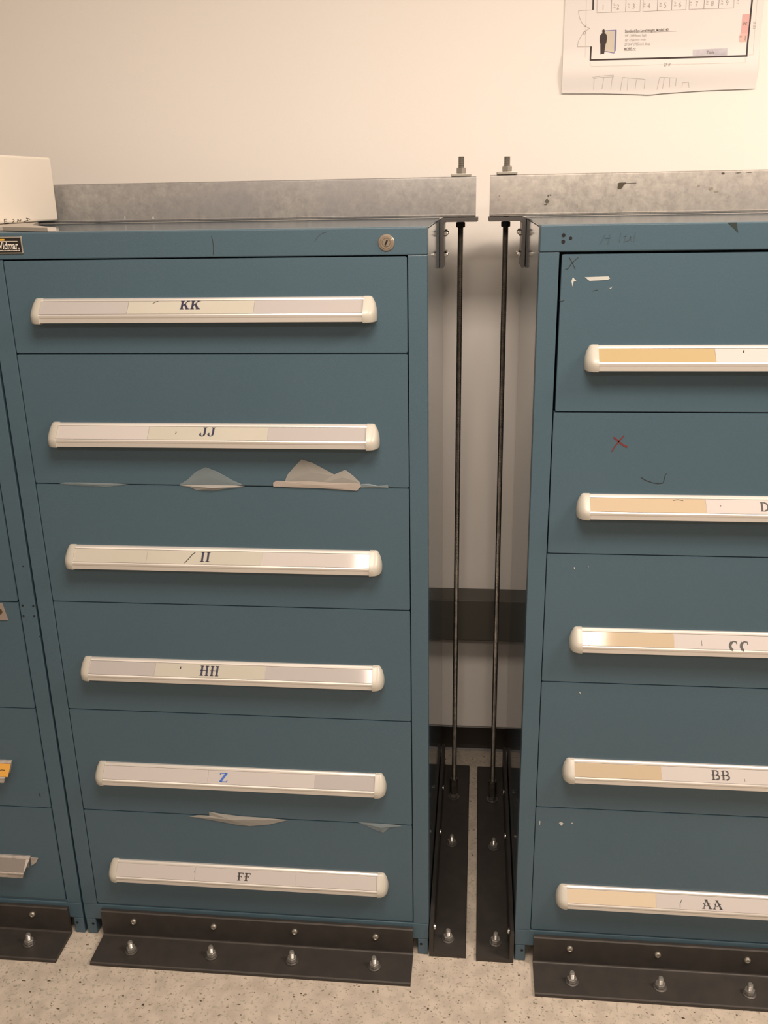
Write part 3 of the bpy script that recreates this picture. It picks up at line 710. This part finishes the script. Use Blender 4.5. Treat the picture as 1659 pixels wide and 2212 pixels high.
stain(b2, o2, [blob(.5600, 1.5480, .0050, .0030), blob(.5720, 1.5420, .0040, .0020), blob(.5350, 1.5530, .003, .002), blob(.1230, 1.5330, .0026, .001), blob(.1250, 1.5415, .0014, .0022), blob(.2890, 1.5170, .0012, .0035)], M_STAIN2, 'faint_spot')
stain(b1, o1, [blob(-.7006, 1.5085, .0018, .0045, 10, .3), blob(-.6359, 1.5080, .0026, .0030, 10, .3)], M_CHIP, 'white_fleck')

# ---------------------------------------------------------------- threaded rods
def thread_bm(z0, z1, ro=.0063, ri=.0055, pitch=.00195, n=12, dx=0.0):
    bm = bm_new(); pr = []
    k = int((z1 - z0) / (pitch / 2)); rings = []
    for i in range(k + 1):
        z = z0 + i * pitch / 2; r = ro if i % 2 else ri; tt = (z - z0) / (z1 - z0)
        rings.append([bm.verts.new((r * math.cos(2 * PI * j / n) + dx * tt, r * math.sin(2 * PI * j / n), z)) for j in range(n)])
    for a, b in zip(rings, rings[1:]):
        for j in range(n): bm.faces.new((a[j], a[(j + 1) % n], b[(j + 1) % n], b[j]))
    bm.faces.new(rings[0][::-1]); bm.faces.new(rings[-1]); return bm
def hexnut(parent, name, z, h, r, mt, dx=0, rot=.3):
    bm = bm_new(); add_cyl(bm, (0, 0, 0), (0, 0, 1), r, h, 6, bev=.0009); o = obj(name, bm, mt, parent); o.location = (dx, 0, z); o.rotation_euler[2] = rot; return o
def rod(x, y, ztop, beamtop, label, coupler, dx):
    t = thing('threaded_rod', label, 'threaded rod', (x, y, .0093), 'threaded tie rods between the cabinets')
    L = ztop - .0093
    obj('rod', thread_bm(.012, L, dx=dx), M_ROD, t)
    f = lambda z: dx * z / L
    hexnut(t, 'coupling_nut', .0150, .0450, .0112, M_ROD, f(.03), .5)
    hexnut(t, 'base_nut', .0040, .0100, .0112, M_ZINC if coupler else M_DULL, f(.0), .2)
    bm = bm_new(); add_lathe(bm, (0, 0, .0002), [(.0065, 0), (.0155, 0), (.0155, .0022), (.0065, .0030)], 26); obj('washer', bm, M_WASH, t, True)
    hexnut(t, 'lower_nut', 1.4905 - .0096 - .0093 - .0001 - .003, .0110, .0108, M_STEEL, f(1.47), .1)
    zb = beamtop - .0093
    bm = bm_new(); add_box(bm, -.0215, .0215, -.0205, .0205, 0, .0058, .0012); o = obj('square_washer', bm, M_DULL, t); o.location = (f(zb), 0, zb + .0003)
    hexnut(t, 'top_nut', zb + .0063, .0115, .0112, M_DULL, f(zb), .12)
    bm = thread_bm(zb + .018, L + .0004, .0066, .0058); o = obj('rod_tip', bm, M_DULL, t); o.location = (f(zb), 0, 0)
rod(.0390, .5405, 1.6215, 1.5815, 'dark threaded rod standing beside the middle cabinet', False, .0045)
rod(.1415, .5375, 1.6195, 1.5835, 'dark threaded rod standing beside the right cabinet', True, -.0015)

# ---------------------------------------------------------------- things on the cabinets
t = thing('cardboard_box', 'white cardboard box on top of the left cabinet', 'box', (-1.0, .29, 1.5058))
bm = bm_new(); add_box(bm, -.30, 0, -.36, 0, 0, .1300, .0045, 3)
bx = obj('carton', bm, M_BOX, t)
bm = bm_new()
def bxf(u, v, h): return Vector((.0002 + h, u, v))
for (a, pts) in ((0, [(-.205, .006), (-.205, .016)]), (1, [(-.205, .016), (-.196, .016)]), (2, [(-.205, .011), (-.198, .011)]), (3, [(-.205, .006), (-.190, .005)]), (4, [(-.178, .005), (-.170, .012), (-.176, .015)]), (5, [(-.160, .006), (-.158, .014), (-.150, .008), (-.146, .013)]),
                 (6, [(-.135, .007), (-.120, .010), (-.126, .016), (-.112, .012)])):
    ribbon_to(bm, [(p[0], (p[1] - .004) * .72) for p in pts], .0014, bxf)
wr = obj('marker_scribble', bm, M_INKK, t)
# turn the box so that its right side recedes from the viewer
t.location = (-.842, .492, 1.5063); t.rotation_euler = (0, 0, math.radians(-6.0))
bm = bm_new(); add_prism(bm, [(-1.18, .14), (-.780, .115), (-.652, .022), (-.640, .030), (-.765, .200), (-.870, .455), (-1.18, .455)], 'Z', 1.4995, 1.5055)
tag(obj('folder', bm, M_FOLD), 'flat grey folder under the white box on the cabinet top', 'folder')

# ---------------------------------------------------------------- floor plan sheet
PYW = YW - .0012
def curl(x, z):
    # the lower edge bellies out from the wall and tucks back in
    k = .75 + .25 * math.exp(-((x - .44) / .15) ** 2)
    if z > 1.803: t = max(0.0, 1 - (z - 1.803) / .050); return .0010 + .0090 * k * t * t * (3 - 2 * t)
    t = min(1.0, (1.803 - z) / .048); return .0010 + .0090 * k * (1 - .82 * t * t * (3 - 2 * t))
def pf(x, z, h): return Vector((x, PYW - curl(x, z) - .0004 - h, z))
t = thing('floor_plan_sheet', 'white printed floor plan sheet stuck on the wall above the right cabinet', 'poster', (0, 0, 0))
bm = bm_new(); NX, NZ = 40, 40
def bot(x):
    P = [(.2677, 1.7603), (.3578, 1.7579), (.4307, 1.7546), (.4651, 1.7522), (.4927, 1.7545), (.5845, 1.7580), (.6980, 1.7590)]
    for a, b in zip(P, P[1:]):
        if x <= b[0]: return a[1] + (b[1] - a[1]) * (x - a[0]) / (b[0] - a[0])
    return P[-1][1]
g = []
for i in range(NX + 1):
    x = .2665 + (.6970 - .2665) * i / NX; zb = bot(x)
    g.append([])
    for j in range(NZ + 1):
        s = (j / NZ) ** 1.6; z = zb + (2.037 - zb) * s
        g[-1].append(bm.verts.new(pf(x, z, 0)))
for i in range(NX):
    for j in range(NZ): bm.faces.new((g[i][j], g[i + 1][j], g[i + 1][j + 1], g[i][j + 1]))
ext = bmesh.ops.extrude_face_region(bm, geom=list(bm.faces))
for v in [q for q in ext['geom'] if isinstance(q, bmesh.types.BMVert)]: v.co.y += .00015
obj('sheet', bm, M_PAPER, t, True)
def pstroke(name, mt, lst, wd):
    bm = bm_new()
    for pts in lst: ribbon_to(bm, dens(pts), wd, lambda x, z, h: pf(x, z, h + .0002), .0001)
    obj(name, bm, mt, t)
def dens(P):
    q = []
    for a, b in zip(P, P[1:]):
        n = max(2, int(math.hypot(b[0] - a[0], b[1] - a[1]) / .006))
        for k in range(n): q.append((a[0] + (b[0] - a[0]) * k / n, a[1] + (b[1] - a[1]) * k / n))
    return q + [P[-1]]
def ppoly(name, mt, pts, lift=.0001):
    bm = bm_new(); bm.faces.new([bm.verts.new((p[0], 0, p[1])) for p in pts]); bmesh.ops.triangulate(bm, faces=bm.faces)
    z = min(p[1] for p in pts) + .003; top = max(p[1] for p in pts)
    while z < top:
        bmesh.ops.bisect_plane(bm, geom=list(bm.verts) + list(bm.edges) + list(bm.faces), plane_co=(0, 0, z), plane_no=(0, 0, 1)); z += .003
    x = min(p[0] for p in pts) + .006; rt = max(p[0] for p in pts)
    while x < rt:
        bmesh.ops.bisect_plane(bm, geom=list(bm.verts) + list(bm.edges) + list(bm.faces), plane_co=(x, 0, 0), plane_no=(1, 0, 0)); x += .006
    for v in bm.verts: v.co = pf(v.co.x, v.co.z, lift + .0002)
    ext = bmesh.ops.extrude_face_region(bm, geom=list(bm.faces))
    for v in [g for g in ext['geom'] if isinstance(g, bmesh.types.BMVert)]: v.co.y -= .0001
    obj(name, bm, mt, t)
pstroke('printed_wall_line', M_PLINE, [[(0.3264, 2.0238), (0.3285, 1.9299)], [(0.3284, 1.8563), (0.3279, 1.8264)], [(0.3262, 1.8280), (0.4564, 1.8270), (0.6726, 1.8265)], [(0.6708, 1.8250), (0.6715, 1.8919), (0.6715, 2.0210)]], .0036)
pstroke('printed_door_line', M_PGREY, [[(0.2969, 1.9292), (0.3295, 1.9299)], [(0.2969, 1.9292), (0.2975, 1.9230), (0.2995, 1.9160), (0.3052, 1.9050), (0.3128, 1.8980), (0.3234, 1.8926)],
    [(0.3234, 1.8926), (0.3134, 1.8878), (0.3057, 1.8790), (0.3000, 1.8685), (0.2975, 1.8563)], [(0.2975, 1.8563), (0.3274, 1.8559)], [(.310, 1.898), (.3145, 1.8955), (.3155, 1.902)], [(.309, 1.884), (.3125, 1.8885), (.3155, 1.884), (.312, 1.8805), (.309, 1.884)]], .0009)
pstroke('printed_grid', M_PGREY, [[(0.3345, 2.0235), (0.3375, 1.9237), (0.4316, 1.9233), (0.4300, 2.0200)], [(0.4350, 2.0198), (0.4381, 1.9230), (0.5311, 1.9236), (0.5290, 2.0164)], [(0.5350, 2.0161), (0.5378, 1.9238), (0.6336, 1.9233), (0.6310, 2.0126)]], .0009)
pstroke('printed_grid', M_PTXT, [[(0.3670, 2.0223), (0.3689, 1.9240)], [(0.3985, 2.0212), (0.4003, 1.9234)], [(0.4670, 2.0187), (0.4693, 1.9229)], [(0.4980, 2.0175), (0.5001, 1.9232)], [(0.5680, 2.0150), (0.5698, 1.9236)], [(0.5995, 2.0138), (0.6014, 1.9235)]], .0009)
pstroke('dimension_line', M_PFAINT, [[(0.3120, 2.0045), (0.3163, 1.8330)], [(0.3281, 1.8225), (0.3297, 1.8145), (0.40, 1.8138), (0.55, 1.8130), (0.6691, 1.8123), (0.6679, 1.8236)], [(0.6810, 1.9908), (0.6853, 1.8286), (0.6744, 1.8281)]], .0008)
ppoly('printed_panel', M_PPANEL, [(0.3584, 1.8868), (0.3799, 1.8866), (0.3806, 1.8425), (0.3588, 1.8460)])
ppoly('printed_panel_edge', M_PBLUE, [(0.3795, 1.8885), (0.3832, 1.8870), (0.3836, 1.8462), (0.3802, 1.8400)], .0002)
pstroke('printed_panel_edge', M_PBLUE, [[(0.3584, 1.8870), (0.3828, 1.8874)], [(0.3589, 1.8455), (0.3801, 1.8410)]], .0017)
ppoly('printed_figure', M_PLINE, [(0.3531, 1.8902), (0.3562, 1.8892), (0.3575, 1.8854), (0.3566, 1.8827), (0.3609, 1.8797), (0.3633, 1.8740), (0.3620, 1.8619), (0.3605, 1.8610), (0.3595, 1.8516), (0.3581, 1.8403), (0.3550, 1.8404), (0.3549, 1.8518), (0.3535, 1.8404), (0.3500, 1.8391), (0.3497, 1.8519), (0.3487, 1.8614), (0.3470, 1.8633), (0.3468, 1.8764), (0.3486, 1.8801), (0.3521, 1.8823), (0.3512, 1.8875)], .0003)
ppoly('printed_table', M_PLAV, [(0.5534, 1.8429), (0.6288, 1.8434), (0.6287, 1.8289), (0.5536, 1.8302)])
ppoly('printed_pink_block', M_PPINK, [(0.6542, 1.9098), (0.6697, 1.9107), (0.6697, 1.8718), (0.6547, 1.8723)])
ppoly('printed_pink_block', M_PPINK2, [(0.6537, 1.8723), (0.6697, 1.8718), (0.6676, 1.8543), (0.6557, 1.8537), (0.6524, 1.8566), (0.6521, 1.8686)])
def ptext(s, x, z, size, mt, sx=1.0, rot=0, bold=0, ul=0, name='printed_text'):
    c, s_ = math.cos(rot), math.sin(rot); bm = bm_new()
    text_mesh(bm, s, size, lambda u, v, h: pf(x + u * c - v * s_, z + u * s_ + v * c, h + .0005), .0001, sx, bold)
    if ul: ribbon_to(bm, [(x, z - .0012), (x + ul, z - .0012)], .0005, lambda a, b, h: pf(a, b, h + .0002), .0001)
    obj(name, bm, mt, t)
ptext('Standard Eye-Level Height, Model 140', .4014, 1.8822, .0078, M_PTXT, .79, 0, .00012, .1130)
ptext('59" (1499mm) high', .4020, 1.8732, .0072, M_PENCIL, .86)
ptext('30" (762mm) wide', .4022, 1.8643, .0072, M_PENCIL, .86)
ptext('27-3/4" (705mm) deep', .4022, 1.8555, .0072, M_PENCIL, .86)
ptext('MORE >>', .4018, 1.8462, .0076, M_PTXT, .82, 0, .0001, .0270)
ptext("27' 0\"", .4912, 1.8100, .0078, M_PTXT, .85)
ptext("10' 0\"", .6845, 1.8800, .0078, M_PGREY, .85, PI / 2)
ptext('Table', .5835, 1.8332, .0090, M_PTXT, .85, 0, .0001)
ptext('PC', .6575, 1.8880, .0085, M_PTXT, .85, 0, .0001)
ptext('R', .6572, 1.8640, .0070, M_PTXT, .85, PI / 2)
ptext('chair', .6668, 1.8570, .0062, M_PTXT, .85, PI / 2)
for i, (x, z) in enumerate([(0.3476, 1.9290), (0.3800, 1.9290), (0.4143, 1.9290), (0.4475, 1.9290), (0.4826, 1.9290), (0.5145, 1.9290), (0.5504, 1.9290), (0.5842, 1.9290), (0.6158, 1.9290)]):
    ptext(str(i + 1), x, z, .0150, M_PENCIL, .8, name='pencil_number')
for (x, z) in [(0.3755, 1.9305), (0.4069, 1.9304), (0.4406, 1.9302), (0.4753, 1.9300), (0.5073, 1.9300), (0.5402, 1.9300), (0.5760, 1.9300), (0.6077, 1.9300), (0.6413, 1.9300)]:
    ptext("2' 6\"", x + .002, z + .001, .0058, M_PGREY, .9, PI / 2)
pstroke('pencil_sketch', M_PENCIL, [dens(p) for p in ([(0.3341, 1.7914), (0.3557, 1.7937), (0.3805, 1.7949), (0.3817, 1.7911), (0.3580, 1.7908), (0.3362, 1.7894)], [(0.3383, 1.7894), (0.3386, 1.7662)], [(0.3600, 1.7907), (0.3573, 1.7667)], [(0.3787, 1.7902), (0.3771, 1.7661)],
    [(0.3991, 1.7626), (0.4015, 1.7895), (0.4523, 1.7843), (0.4516, 1.7651)], [(0.4140, 1.7873), (0.4146, 1.7632)], [(0.4327, 1.7848), (0.4320, 1.7656)], [(0.4807, 1.7624), (0.4839, 1.7872), (0.5209, 1.7853), (0.5212, 1.7690)],
    [(0.4942, 1.7860), (0.4929, 1.7640)], [(0.5065, 1.7857), (0.5080, 1.7674)], [(0.5357, 1.7667), (0.5360, 1.7753), (0.5492, 1.7759), (0.5512, 1.7653)])], .0008)
